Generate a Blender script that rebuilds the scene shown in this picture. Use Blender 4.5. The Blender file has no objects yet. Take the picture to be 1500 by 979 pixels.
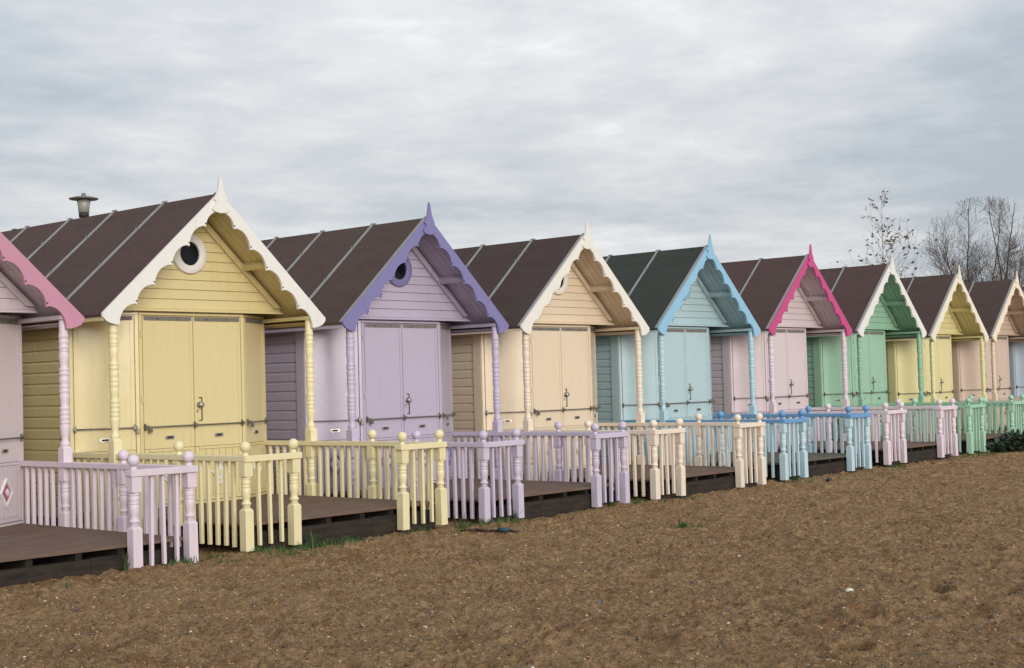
import bpy, bmesh, math, random
import numpy as np
from mathutils import Vector, Matrix
R = math.radians
random.seed(7); rng = np.random.default_rng(11)
scene = bpy.context.scene
COL = scene.collection

# ------------------------------------------------------------------ helpers
class MB:
    """collects shapes in one bmesh; m = role index (material slot)"""
    def __init__(s): s.bm = bmesh.new(); s.roles = []; s.M = Matrix.Identity(4)
    def slot(s, role):
        if role not in s.roles: s.roles.append(role)
        return s.roles.index(role)
    def v(s, p): return s.bm.verts.new(s.M @ Vector(p))
    def face(s, vs, mi, smooth=False):
        try: f = s.bm.faces.new(vs)
        except ValueError: return
        f.material_index = mi; f.smooth = smooth
    def box(s, x0, x1, y0, y1, z0, z1, role, T=None):
        mi = s.slot(role)
        P = [(x, y, z) for z in (z0, z1) for y in (y0, y1) for x in (x0, x1)]
        if T is not None: P = [T @ Vector(p) for p in P]
        a = [s.v(p) for p in P]
        for q in ((0,2,3,1),(4,5,7,6),(0,1,5,4),(2,6,7,3),(0,4,6,2),(1,3,7,5)): s.face([a[i] for i in q], mi)
    def prism(s, poly, a0, a1, role, axis='y', T=None):
        """poly in the plane normal to axis; y: (x,z)  x: (y,z)  z: (x,y)"""
        mi = s.slot(role)
        def mk(p, a):
            q = {'y': (p[0], a, p[1]), 'x': (a, p[0], p[1]), 'z': (p[0], p[1], a)}[axis]
            return s.v(T @ Vector(q) if T is not None else q)
        A = [mk(p, a0) for p in poly]; B = [mk(p, a1) for p in poly]
        s.face(A[::-1], mi); s.face(B, mi)
        n = len(poly)
        for i in range(n): s.face([A[i], A[(i+1) % n], B[(i+1) % n], B[i]], mi)
    def lathe(s, prof, role, c=(0, 0), n=14, cap=True, T=None):
        """prof: list of (z, r) bottom to top, about the vertical through c"""
        mi = s.slot(role); rings = []
        for z, r in prof:
            ring = []
            for k in range(n):
                t = 2*math.pi*(k+.5)/n; p = (c[0]+r*math.cos(t), c[1]+r*math.sin(t), z)
                ring.append(s.v(T @ Vector(p) if T is not None else p))
            rings.append(ring)
        for a, b in zip(rings, rings[1:]):
            for k in range(n): s.face([a[k], a[(k+1) % n], b[(k+1) % n], b[k]], mi, True)
        if cap: s.face(rings[0][::-1], mi); s.face(rings[-1], mi)
    def block(s, cx, cy, h, z0, z1, role, ch0=.0, ch1=.0):
        """square post length with octagonal chamfered ends"""
        mi = s.slot(role)
        def sq(z, w, cut):
            c = cut*w; P = []
            for (a, b) in ((1, c/w), (c/w, 1), (-c/w, 1), (-1, c/w), (-1, -c/w), (-c/w, -1), (c/w, -1), (1, -c/w)):
                P.append(s.v((cx+a*w, cy+b*w, z)))
            return P
        L = []
        if ch0: L.append(sq(z0, h*.84, .45)); L.append(sq(z0+ch0, h, .94))
        else: L.append(sq(z0, h, .94))
        if ch1: L.append(sq(z1-ch1, h, .94)); L.append(sq(z1, h*.84, .45))
        else: L.append(sq(z1, h, .94))
        for a, b in zip(L, L[1:]):
            for k in range(8): s.face([a[k], a[(k+1) % 8], b[(k+1) % 8], b[k]], mi)
        s.face(L[0][::-1], mi); s.face(L[-1], mi)
    def tube(s, p, q, r0, r1, role, n=8, cap=True):
        mi = s.slot(role); p = Vector(p); q = Vector(q); d = (q-p).normalized()
        u = d.orthogonal().normalized(); w = d.cross(u)
        A = []; B = []
        for k in range(n):
            t = 2*math.pi*k/n; o = u*math.cos(t)+w*math.sin(t)
            A.append(s.v(p+o*r0)); B.append(s.v(q+o*r1))
        for k in range(n): s.face([A[k], A[(k+1) % n], B[(k+1) % n], B[k]], mi, n > 5)
        if cap: s.face(A[::-1], mi); s.face(B, mi)
    def mesh(s, name, bevel=0):
        bmesh.ops.recalc_face_normals(s.bm, faces=s.bm.faces)
        if bevel:
            es = [e for e in s.bm.edges if len(e.link_faces) == 2 and e.calc_face_angle(0) > .6]
            bmesh.ops.bevel(s.bm, geom=es, offset=bevel, segments=1, affect='EDGES', clamp_overlap=True)
        me = bpy.data.meshes.new(name); s.bm.to_mesh(me); s.bm.free()
        for r in s.roles: me.materials.append(None)
        ROLES[me.name] = list(s.roles)
        return me
ROLES = {}
def link(name, me, parent=None, loc=(0, 0, 0)):
    o = bpy.data.objects.new(name, me); COL.objects.link(o); o.location = loc
    if parent is not None: o.parent = parent
    return o
def paint_roles(o, mats):
    """materials sit on the object so that copies can share one mesh"""
    if o.type != 'MESH' or o.data.name not in ROLES: return
    for i, r in enumerate(ROLES[o.data.name]):
        if o.material_slots[i].link != 'OBJECT': o.material_slots[i].link = 'OBJECT'
        o.material_slots[i].material = mats[r]
def tag(o, label=None, cat=None, group=None, kind=None):
    for k, x in (('label', label), ('category', cat), ('group', group), ('kind', kind)):
        if x: o[k] = x
    return o

# ------------------------------------------------------------------ materials
def srgb(r, g, b, k=1.0):
    f = lambda c: ((c/255+.055)/1.055)**2.4 if c/255 > .04045 else c/255/12.92
    return (min(.9, f(r)*k), min(.9, f(g)*k), min(.9, f(b)*k), 1)
def nodes(name):
    m = bpy.data.materials.new(name); m.use_nodes = True
    nt = m.node_tree; return m, nt, nt.nodes, nt.links, nt.nodes['Principled BSDF']
def mixc(N, L, fac, a, b, mode='MIX'):
    n = N.new('ShaderNodeMix'); n.data_type = 'RGBA'; n.blend_type = mode
    for sock, val in ((n.inputs[0], fac), (n.inputs[6], a), (n.inputs[7], b)):
        if hasattr(val, 'node'): L.new(val, sock)
        else: sock.default_value = val
    return n.outputs[2]
def noise(N, L, vec, scale, detail=4, rough=.55, dist=0):
    n = N.new('ShaderNodeTexNoise'); n.inputs['Scale'].default_value = scale; n.inputs['Detail'].default_value = detail
    n.inputs['Roughness'].default_value = rough; n.inputs['Distortion'].default_value = dist
    L.new(vec, n.inputs['Vector']); return n.outputs['Fac']
def ramp(N, L, fac, stops):
    n = N.new('ShaderNodeValToRGB'); L.new(fac, n.inputs[0]); e = n.color_ramp.elements
    while len(e) < len(stops): e.new(.5)
    for k, (p, c) in enumerate(stops):
        e[k].position = p; e[k].color = c if len(c) == 4 else (*c, 1)
    return n.outputs[0]
def mapping(N, L, scale=(1, 1, 1), loc=(0, 0, 0), kind='Object'):
    tc = N.new('ShaderNodeTexCoord'); mp = N.new('ShaderNodeMapping')
    mp.inputs['Scale'].default_value = scale; mp.inputs['Location'].default_value = loc
    L.new(tc.outputs[kind], mp.inputs[0]); return mp.outputs[0]
def bump(N, L, b, h, strength, dist=.01):
    n = N.new('ShaderNodeBump'); n.inputs['Strength'].default_value = strength; n.inputs['Distance'].default_value = dist
    L.new(h, n.inputs['Height']); L.new(n.outputs[0], b.inputs['Normal'])
def g(c): return (c, c, c, 1)

def paint(name, col, rough=.42, seed=0.0, wear=.5):
    m, nt, N, L, b = nodes(name)
    v = mapping(N, L, (1, 1, 1), (seed*3.1, seed*1.7, seed*.9))
    vs = mapping(N, L, (7, 7, .8), (seed*2.3, seed, 0))
    n1 = noise(N, L, v, 2.2, 5, .6); n2 = noise(N, L, vs, 3.0, 5, .6); n3 = noise(N, L, v, 90, 3, .6)
    dirt = tuple(c*.72 for c in (col[0], col[1]*.98, col[2]*.92))+(1,)
    pale = tuple(min(.92, c*1.07+.004) for c in col[:3])+(1,)
    c1 = mixc(N, L, ramp(N, L, n1, [(.35, g(0)), (.72, g(.55*wear))]), col, pale)
    c2 = mixc(N, L, ramp(N, L, n2, [(.52, g(0)), (.75, g(.55*wear))]), c1, dirt)
    c3 = mixc(N, L, ramp(N, L, n3, [(.70, g(0)), (.82, g(.4*wear))]), c2, dirt)
    L.new(c3, b.inputs['Base Color'])
    rr = ramp(N, L, n1, [(.3, g(rough-.08)), (.7, g(rough+.12))]); L.new(rr, b.inputs['Roughness'])
    b.inputs['Specular IOR Level'].default_value = .5
    vb = mapping(N, L, (30, 30, 12), (seed, 0, seed)); bump(N, L, b, noise(N, L, vb, 2, 4, .6), .22, .004)
    return m
def plain(name, col, rough=.6, metal=0.0, var=.25, scale=20, bs=.3):
    m, nt, N, L, b = nodes(name); v = mapping(N, L)
    n1 = noise(N, L, v, scale, 5, .6)
    L.new(mixc(N, L, n1, tuple(c*(1-var) for c in col[:3])+(1,), tuple(min(1, c*(1+var)) for c in col[:3])+(1,)), b.inputs['Base Color'])
    b.inputs['Roughness'].default_value = rough; b.inputs['Metallic'].default_value = metal
    bump(N, L, b, n1, bs, .004); return m
def felt(name, col, seed):
    m, nt, N, L, b = nodes(name); v = mapping(N, L, (1, 1, 1), (seed, seed*2, 0))
    n1 = noise(N, L, v, 1.3, 5, .6); n2 = noise(N, L, v, 75, 4, .8); n3 = noise(N, L, mapping(N, L, (3, .5, .5), (seed, 0, 0)), 2, 4)
    a = tuple(c*.66 for c in col[:3])+(1,); d = (col[0]*2.1, col[1]*1.9, col[2]*1.9, 1)
    c = mixc(N, L, ramp(N, L, n2, [(.35, g(0)), (.68, g(1))]), a, d)
    c = mixc(N, L, ramp(N, L, n1, [(.4, g(0)), (.75, g(.4))]), c, (col[0]*1.1+.012, col[1]*1.2+.014, col[2]*1.1+.01, 1))
    c = mixc(N, L, ramp(N, L, n3, [(.5, g(0)), (.8, g(.35))]), c, tuple(x*.6 for x in col[:3])+(1,))
    L.new(c, b.inputs['Base Color']); b.inputs['Roughness'].default_value = .9; b.inputs['Specular IOR Level'].default_value = .2
    
    ad = N.new('ShaderNodeMath'); ad.operation = 'MULTIPLY_ADD'; L.new(noise(N, L, mapping(N, L, (2.2, 1, 2.2), (seed, 0, 0)), 2.5, 4, .6), ad.inputs[0]); ad.inputs[1].default_value = 5.0; L.new(n2, ad.inputs[2])
    bump(N, L, b, ad.outputs[0], .8, .006); return m

STEEL = plain('galvanised_steel', (.20, .18, .155), .45, .6, .35, 60)
BRASS = plain('worn_chrome', (.5, .48, .44), .28, .9, .25, 60)
DARK = plain('dark_recess', (.02, .018, .015), .8, 0, .3)  # near-black colour standing in for recess shade; also on plain dark parts
GLASS, _, N_, L_, b_ = nodes('dark_window_glass'); b_.inputs['Base Color'].default_value = (.006, .008, .011, 1); b_.inputs['Roughness'].default_value = .12; b_.inputs['Specular IOR Level'].default_value = .2
BATTEN = plain('aluminium_batten', (.30, .31, .31), .5, .25, .25, 9)
VERGE = plain('grey_verge_trim', (.30, .28, .26), .55, .1, .25, 12)
GREYWOOD = plain('weathered_strip', (.17, .155, .135), .8, 0, .5, 26)
def deck_mat(name='deck_boards', seed=0, col=(.150, .094, .070)):
    m, nt, N, L, b = nodes(name); v = mapping(N, L, (.8, 9, 9), (seed, 0, 0)); v2 = mapping(N, L, (1, 1, 1), (seed, 3, 0))
    n1 = noise(N, L, v, 3.2, 6, .65); n2 = noise(N, L, v2, 2.0, 5, .6); n3 = noise(N, L, v2, 70, 3, .7)
    c = mixc(N, L, ramp(N, L, n1, [(.3, g(0)), (.7, g(1))]), tuple(x*.6 for x in col)+(1,), tuple(x*1.45 for x in col)+(1,))
    c = mixc(N, L, ramp(N, L, n2, [(.45, g(0)), (.75, g(.55))]), c, (.15, .125, .095, 1))
    c = mixc(N, L, ramp(N, L, n3, [(.62, g(0)), (.72, g(.7))]), c, (.19, .15, .11, 1))
    L.new(c, b.inputs['Base Color']); b.inputs['Roughness'].default_value = .82; b.inputs['Specular IOR Level'].default_value = .25
    bump(N, L, b, n1, .5, .006); return m
DECK = [deck_mat('deck_boards', 0), deck_mat('deck_boards_grey', 5, (.115, .10, .075))]
def timber():
    m, nt, N, L, b = nodes('dark_sleeper_timber'); v = mapping(N, L, (1.2, 8, 8)); v2 = mapping(N, L)
    n1 = noise(N, L, v, 3, 6, .65); n2 = noise(N, L, v2, 3.5, 5, .65)
    c = mixc(N, L, ramp(N, L, n1, [(.35, g(0)), (.65, g(1))]), (.005, .0035, .0025, 1), (.032, .020, .012, 1))
    c = mixc(N, L, ramp(N, L, n2, [(.5, g(0)), (.72, g(.6))]), c, (.042, .038, .021, 1))
    L.new(c, b.inputs['Base Color']); b.inputs['Roughness'].default_value = .85; bump(N, L, b, n1, .8, .008); return m
TIMBER = timber()

# ------------------------------------------------------------------ the hut, z = 0 at the deck boards, shifted by G onto the ground
G = .25
def MBG():
    mb = MB(); mb.M = Matrix.Translation((0, 0, G)); return mb
XB, YB = 1.262, .838            # building corner
XD, YD = .672, .478             # bay front corner
ZT = 2.015                      # bay top
SL = .908                        # roof slope
ZA = 3.238                      # roof line at the ridge
DEPTH = 4.78
hut0 = bpy.data.objects.new('beach_hut', None); COL.objects.link(hut0)
def part(name, mb, parent=None, bevel=0, loc=(0, 0, 0)):
    return link(name, mb.mesh(name, bevel), parent or hut0, loc)

# walls with shiplap boards on the sides
mb = MBG()
prof = []
z = -.06; step = .1145
while z < 2.02:
    prof += [(0, z), (.0, z+step*.72), (-.005, z+step*.80), (-.016, z+step*.93), (-.016, z+step-.004)]
    z += step
for sx in (-1, 1):
    poly = [(sx*(XB-.06), -.06)] + [(sx*(XB+o-.012), q) for o, q in prof] + [(sx*(XB-.06), z)]
    mb.prism(poly, YB+.165, DEPTH-.1, 'body', 'y')
mb.prism([(-XB+.07, -.06), (XB-.07, -.06), (XB-.07, 2.0), (0, 3.16), (-XB+.07, 2.0)], DEPTH-.16, DEPTH-.1, 'body', 'y')
part('wall', mb)
for sx in (-1, 1):
    mb = MBG(); a, c = sorted((sx*(XB-.10), sx*XB)); mb.box(a, c, YB+.012, YB+.16, -.06, 2.04, 'body')
    part('corner_board', mb, bevel=.003)

# bay: three faces
def bayface(P, Q, leaves, name, mirror=False):
    P = Vector((*P, 0)); Q = Vector((*Q, 0)); d = (Q-P); Wd = d.length; d.normalize()
    n = Vector((d.y, -d.x, 0))   # outward (towards -y)
    T = Matrix(((d.x, -n.x, 0, P.x), (d.y, -n.y, 0, P.y), (0, 0, 1, 0), (0, 0, 0, 1)))  # local: x along, y inward
    fm = MBG()
    fm.box(.0, Wd, .035, .06, -.03, ZT, 'body', T)                 # backing
    fm.box(0, Wd, 0, .034, ZT-.022, ZT, 'body', T)                  # head
    fm.box(0, Wd, -.004, .034, -.02, .022, 'body', T)               # sill
    e0 = .036; fm.box(0, e0, 0, .0345, .024, ZT-.024, 'body', T); fm.box(Wd-e0, Wd, 0, .0345, .024, ZT-.024, 'body', T)
    part(name+'_frame' if name else 'door_frame', fm, bevel=.002)
    x = e0+.009
    for k, w in enumerate(leaves):
        lm = MBG()
        x0, x1 = x, x+w
        lm.box(x0, x1, .006, .033, .604, ZT-.034, 'body', T)
        st = .05 if w > .5 else .04
        # stiles stand a little proud
        lm.box(x0, x0+st*.8, .0, .0055, .604, ZT-.034, 'body', T); lm.box(x1-st*.8, x1, .0, .0055, .604, ZT-.034, 'body', T)
        lm.box(x0, x1, .012, .033, .03, .60, 'body', T)
        lm.box(x0, x0+st, .0, .0115, .03, .594, 'body', T); lm.box(x1-st, x1, .0, .0115, .03, .594, 'body', T)
        lm.box(x0+st+.002, x1-st-.002, -.006, .0115, .572, .598, 'body', T)      # ledge moulding
        lm.box(x0+st+.002, x1-st-.002, -.004, .0115, .03, .07, 'body', T)
        nb = max(3, round((w-2*st)/.085)); bw = (w-2*st)/nb
        for j in range(nb): lm.box(x0+st+j*bw+.003, x0+st+(j+1)*bw-.003, .002, .0115, .073, .569, 'body', T)
        door = part('door' if name == '' else name, lm, bevel=.0015)
        vm = MBG(); vm.box(x0+.012, x1-.012, -.002, .005, ZT-.078, ZT-.036, 'greywood', T)
        for q in (.3, .7): vm.box(x0+w*q-.006, x0+w*q+.006, -.005, -.0022, ZT-.065, ZT-.053, 'dark', T)
        part('vent_strip', vm, door)
        cx = (x0+x1)/2
        # oval pull plate, its recess shade put in as a dark raised disc
        pm = MBG()
        hw = .058 if w > .4 else .036; hh = .021
        for (r, y0, y1, role) in ((1.0, -.004, .004, 'chrome'), (.5, -.0055, -.0042, 'dark')):
            poly = []
            for t in range(12):
                a = 2*math.pi*t/12; sgx = 1 if math.cos(a) > 0 else -1
                poly.append((cx+sgx*(hw-hh)*(1 if r == 1 else .7)+hh*r*math.cos(a), .715+hh*r*math.sin(a)))
            pm.prism(poly, y0, y1, role, 'y', T)
        part('finger_pull', pm, door)
        # diamond ornament, nested
        dm = MBG(); zc = .318; 
        rw = 1.0 if w > .4 else .82
        for (ro, ri) in ((.138, .116),):
            o4 = [(cx-ro*rw*.80, zc), (cx, zc-ro*rw), (cx+ro*rw*.80, zc), (cx, zc+ro*rw)]; i4 = [(cx-ri*rw*.80, zc), (cx, zc-ri*rw), (cx+ri*rw*.80, zc), (cx, zc+ri*rw)]
            for q in range(4): dm.prism([o4[q], o4[(q+1) % 4], i4[(q+1) % 4], i4[q]], -.020, .0015, 'orn1', 'y', T)
        for (r, y0, y1, role) in ((.088*rw, -.012, .0015, 'orn2'), (.036*rw, -.026, -.0121, 'orn3')):
            dm.prism([(cx-r*.80, zc), (cx, zc-r), (cx+r*.80, zc), (cx, zc+r)], y0, y1, role, 'y', T)
        part('diamond_ornament', dm, door)
        if name == '' and k == 1:
            km = MBG()
            km.lathe([(0, .030), (.008, .030), (.012, .014), (.030, .013), (.036, .024), (.048, .031), (.062, .030), (.070, .018)], 'chrome', n=16, T=T @ Matrix.Translation((x0+.055, .005, 1.045)) @ Matrix.Rotation(R(90), 4, 'X'))
            part('door_knob', km, door)
            km = MBG(); km.lathe([(0, .016), (.006, .016), (.009, .009)], 'chrome', n=12, T=T @ Matrix.Translation((x0+.03, .005, .98)) @ Matrix.Rotation(R(90), 4, 'X'))
            part('keyhole', km, door)
            km = MBG()
            km.box(x0+.088, x0+.096, -.0045, .002, .875, 1.125, 'dark', T); km.box(x0+.055, x0+.0875, -.0045, .002, 1.117, 1.125, 'dark', T); km.box(x0+.055, x0+.0875, -.0045, .002, .875, .883, 'dark', T)
            part('lock_cover', km, door)
        if name == '' and k == 0:
            for zz in (.35, 1.12, 1.80):
                hm = MBG(); hm.box(x0-.034, x0-.016, -.016, -.001, zz-.035, zz+.035, 'body', T); part('hinge', hm, door, bevel=.002)
        x = x1+.010
    # security bar
    bmx = MBG(); zb = .832
    a = Vector((.03, -.035, zb)); c_ = Vector((Wd-.03, -.035, zb))
    bmx.tube(T @ a, T @ c_, .0085, .0085, 'steel', 8)
    br = [.05, Wd-.05] if len(leaves) == 1 else [.05, e0+.009+leaves[0], Wd-.05]
    for q in br:
        bmx.box(q-.010, q+.010, -.018, .001, zb-.036, zb+.036, 'steel', T)
        bmx.box(q-.014, q+.014, -.052, -.0185, zb-.017, zb+.017, 'steel', T)
    q = br[0] if len(leaves) == 2 or not mirror else br[0]
    if len(leaves) == 1 and not mirror: q = br[-1]
    bmx.box(q+.012, q+.052, -.066, -.040, zb-.056, zb-.014, 'steel', T)       # padlock
    bmx.tube(T @ Vector((q+.020, -.053, zb-.02)), T @ Vector((q+.020, -.053, zb+.02)), .005, .005, 'steel', 6)
    part('security_bar', bmx, bevel=.002)
Wc = 2*XD
bayface((-XD, YD), (XD, YD), [(Wc-.072-.018-.010)/2]*2, '')
side = math.hypot(XB-XD, YB-YD)
bayface((-XB, YB), (-XD-.006, YD+.004), [side-.072-.025], 'side_panel')
bayface((XD+.006, YD+.004), (XB, YB), [side-.072-.025], 'side_panel', True)

# gable above the doors
mb = MBG()
zlo = 2.062
zg = ZA-.06     # underside of the roof at the ridge
mb.prism([(-(zg-zlo)/SL, zlo), ((zg-zlo)/SL, zlo), (0, zg)], YD+.03, YD+.06, 'body', 'y')
z = zlo+.002
while z < zg-.05:
    z1 = min(z+.104, zg-.02); w0 = (zg-z)/SL; w1 = (zg-z1)/SL
    mb.prism([(-w0, z), (w0, z), (w1, z1-.006), (-w1, z1-.006)], YD+.010, YD+.0295, 'body', 'y')
    mb.prism([(-w0+.006, z1-.006), (w0-.105, z1-.006), (w1-.1, z1), (-w1, z1)], YD+.020, YD+.0295, 'body', 'y') if False else None
    z = z1
gable = part('gable_wall', mb, bevel=.002)
mb = MBG(); mb.box(-1.195, 1.195, YD-.055, YD+.028, 2.030, 2.048, 'body'); mb.box(-1.185, 1.185, YD-.03, YD+.028, 2.049, 2.060, 'body')
part('gable_sill', mb, gable, bevel=.002)
for sx in (-1, 1):
    mb = MBG(); x0, x1 = .03, 1.19
    zz = lambda x: zg-SL*x-.004
    poly = [(sx*x0, zz(x0)), (sx*x1, zz(x1)), (sx*(x1-.085), zz(x1)), (sx*x0, zz(x0)-.085)]
    mb.prism(poly, YD-.035, YD+.0095, 'body', 'y'); part('rafter', mb, gable, bevel=.002)
# flat boarding closing the top of the bay
mb = MBG()
mb.prism([(-XD-.01, YD+.031), (XD+.01, YD+.031), (XB-.002, YB+.02), (XB-.002, YB+.10), (-XB+.002, YB+.10), (-XB+.002, YB+.02)], ZT+.002, ZT+.014, 'body', 'z')
part('bay_top', mb)
# round window
ring = MBG(); Tw = Matrix.Translation((-.03, YD+.009, 2.655)) @ Matrix.Rotation(R(90), 4, 'X')
def ann(mb, r0, r1, y0, y1, role, n=36):
    mi = mb.slot(role); L4 = []
    for r, y in ((r0, y0), (r0, y1-.004), (r0+.006, y1), (r1-.006, y1), (r1, y1-.004), (r1, y0)):
        L4.append([mb.v(Tw @ Vector((r*math.cos(2*math.pi*k/n), r*math.sin(2*math.pi*k/n), y))) for k in range(n)])
    for a, b2 in zip(L4, L4[1:]):
        for k in range(n): mb.face([a[k], a[(k+1) % n], b2[(k+1) % n], b2[k]], mi, True)
ann(ring, .128, .214, 0, .035, 'trim'); win = part('round_window', ring)
gm = MBG(); gm.lathe([(0.001, .130), (.008, .130)], 'glass', n=36, T=Tw); part('window_glass', gm, win)

# roof
mb = MBG()
th = .028; XE = 1.418
poly = [(0, ZA+.012), (XE, ZA+.012-SL*XE), (XE, ZA+.012-SL*XE-th), (0, ZA+.012-th*1.35), (-XE, ZA+.012-SL*XE-th), (-XE, ZA+.012-SL*XE)]
mb.prism(poly, .0, DEPTH, 'felt', 'y')
roof = part('roof', mb)
for k, y in enumerate((.945, 1.90, 2.82, 3.77, 4.72)):
    mb = MBG()
    for sx in (-1, 1):
        j = .004*math.sin(k*2.3)
        f = lambda x, o: (sx*x, ZA+.014-SL*x+o)
        poly = [f(-.012 if sx > 0 else .001, .024), f(XE-.004, .020), f(XE-.004, .0), f(.001, .0)]
        poly = [(sx*.0008, ZA+.030), f(XE-.003, .022), f(XE-.003, .0), (sx*.0008, ZA+.013)]
        mb.prism(poly, y-.017, y+.017, 'batten', 'y')
        mb.box(-.012 if sx < 0 else .0, .0 if sx < 0 else .012, y-.05+.02*k/5, y+.03, ZA+.012, ZA+.031, 'batten')
        for q in (.35, .8, 1.2): mb.box(sx*q-.012, sx*q+.012, y-.024, y+.024, ZA+.012-SL*q, ZA+.040-SL*q, 'batten', None)
    part('batten', mb, roof)
for sx in (-1, 1):
    mb = MBG(); f = lambda x, o: (sx*x, ZA+.0125-SL*x+o)
    mb.prism([f(.001, .016), f(XE+.003, .016), f(XE+.003, .0005), f(.001, .0005)], -.0015, .046, 'verge', 'y')
    part('verge_trim', mb, roof)
# boarded soffit
for sx in (-1, 1):
    mb = MBG(); y = .004
    while y < .95:
        y1 = min(y+.096, .95); f = lambda x, o: (sx*x, ZA-.018-SL*x+o)
        mb.prism([f(.002, .0), f(1.385, .0), f(1.385, -.014), f(.002, -.014)], y, y1-.005, 'body', 'y'); y = y1
    mb.prism([f(.002, .003), f(1.40, .003), f(1.40, .0005), f(.002, .0005)], .004, DEPTH-.03, 'body', 'y')
    part('soffit', mb)
    mb = MBG(); a = math.atan(SL)
    T = Matrix.Translation((sx*.70, 0, ZA-.034-SL*.70)) @ Matrix.Rotation(sx*a, 4, 'Y')
    mb.box(-.03, .03, .0, YD-.0, -.075, -.002, 'body', T); part('purlin', mb, bevel=.002)
    mb = MBG(); x0, x1 = sorted((sx*1.392, sx*1.412)); ze = ZA-SL*1.41
    mb.box(x0, x1, .002, DEPTH-.02, ze-.062, ze-.018, 'body'); part('eave_fascia', mb)
    mb = MBG(); x0, x1 = sorted((sx*1.20, sx*1.30)); 
    mb.box(x0, x1, .012, YB+.18, 1.948, 1.988, 'body'); 
    x0, x1 = sorted((sx*1.303, sx*1.388)); mb.box(x0, x1, .004, DEPTH-.1, 1.915, 1.928, 'body')
    part('eave_beam', mb, bevel=.002)

# scalloped bargeboard
def arc(cx, cz, r, a0, a1, n):
    return [(cx+r*math.cos(R(a0+(a1-a0)*k/n)), cz+r*math.sin(R(a0+(a1-a0)*k/n))) for k in range(n+1)]
cusp = [(.182, 2.885), (.392, 2.674), (.605, 2.465), (.82, 2.257), (1.034, 2.060), (1.236, 1.860)]
half = [(0, ZA+.026), (1.425, ZA+.024-SL*1.425), (1.423, ZA-.012-SL*1.423), (1.385, 1.897), (1.343, 1.876), (1.29, 1.862), (1.24, 1.857)]
inner = []
for (x0, z0), (x1, z1) in zip(cusp[-2::-1], cusp[:0:-1]):
    # quarter ellipse: vertical at the lower cusp, nearly level at the upper one
    rx, rz = x1-x0-.016, z0-z1
    seg = [(x0+.016+rx*math.cos(R(t)), z1+(rz+.008)*math.sin(R(t))) for t in range(0, 91, 10)]
    inner += seg + [(x0+.004, z0-.002)]
top = [(.182*math.cos(R(t)), 2.887+.17*math.sin(R(t))) for t in range(0, 90, 12)]
right = half + inner + top
mir = [(-x, z) for x, z in right[::-1]]
outline = right + [(0, 3.057)] + mir
cl = []
for p in outline:
    if not cl or (abs(p[0]-cl[-1][0])+abs(p[1]-cl[-1][1])) > 1e-5: cl.append(p)
if abs(cl[0][0]-cl[-1][0])+abs(cl[0][1]-cl[-1][1]) < 1e-5: cl.pop()
mb = MBG(); mb.prism(cl, -.030, -.0025, 'trim', 'y')
for (x, zc) in cusp[:-1]:
    for sx in (-1, 1):
        mb.lathe([(0, .0085), (.0025, .0085)], 'hole_disc', n=10, T=Matrix.Translation((sx*(x+.006), -.0302, zc+.034)) @ Matrix.Rotation(R(90), 4, 'X'))  # flat dark discs, the shade of drilled holes put into their colour
barge = part('bargeboard', mb)
fr = [(0, 3.432), (.014, 3.40), (.020, 3.36), (.032, 3.30), (.050, 3.245), (.078, 3.195), (.088, 3.178), (.066, 3.165), (.058, 3.150), (.068, 3.128), (.096, 3.105), (.107, 3.082), (.096, 3.062), (.058, 3.046), (.0, 3.038)]
mb = MBG(); mb.prism(fr + [(-x, z) for x, z in fr[-2:0:-1]], -.052, -.0305, 'trim', 'y')
part('finial', mb, barge)

# turned columns
def pole(s_, h):
    return [(z, r*s_) for z, r in h]
LOW = [(.140, .030), (.150, .036), (.167, .034), (.174, .040), (.180, .0445), (.190, .0445), (.196, .036), (.203, .032), (.222, .034), (.245, .0385), (.27, .0425), (.298, .0435), (.318, .040), (.323, .037), (.328, .043), (.339, .043), (.344, .037), (.350, .040), (.368, .043), (.388, .040), (.392, .036), (.396, .0425), (.407, .0425), (.412, .032)]
UP = [(.735, .035), (.745, .043), (.765, .050), (.785, .049), (.80, .037), (.815, .034), (.84, .037), (.88, .045), (.93, .051), (.950, .050), (.960, .042), (.966, .050), (.988, .050), (.996, .041), (1.006, .050), (1.034, .050), (1.042, .041), (1.052, .050), (1.078, .050), (1.087, .041), (1.096, .050), (1.12, .050), (1.13, .042), (1.15, .040), (1.19, .046), (1.235, .051), (1.253, .044), (1.262, .051), (1.288, .051), (1.297, .042), (1.305, .050), (1.325, .050), (1.335, .042), (1.35, .047), (1.38, .053), (1.405, .047), (1.417, .042), (1.425, .051), (1.45, .051), (1.457, .042), (1.465, .051), (1.487, .051), (1.497, .041), (1.515, .041), (1.56, .046), (1.605, .053), (1.633, .047), (1.643, .042), (1.650, .050), (1.658, .050), (1.664, .042), (1.672, .051), (1.70, .051), (1.71, .042), (1.725, .050), (1.757, .050), (1.767, .042), (1.775, .051), (1.805, .051), (1.815, .045), (1.83, .046), (1.95, .044)]
me_col = MBG()
me_col.block(0, 0, .048, -.055, .142, 'column', 0, .022); me_col.lathe(LOW, 'column')
me_col.block(0, 0, .048, .410, .752, 'column', .022, .024); me_col.lathe(pole(.93, UP), 'column')
me_col = me_col.mesh('column')
for sx in (-1, 1): link('column', me_col, hut0, (sx*1.252, .057, 0))

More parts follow.
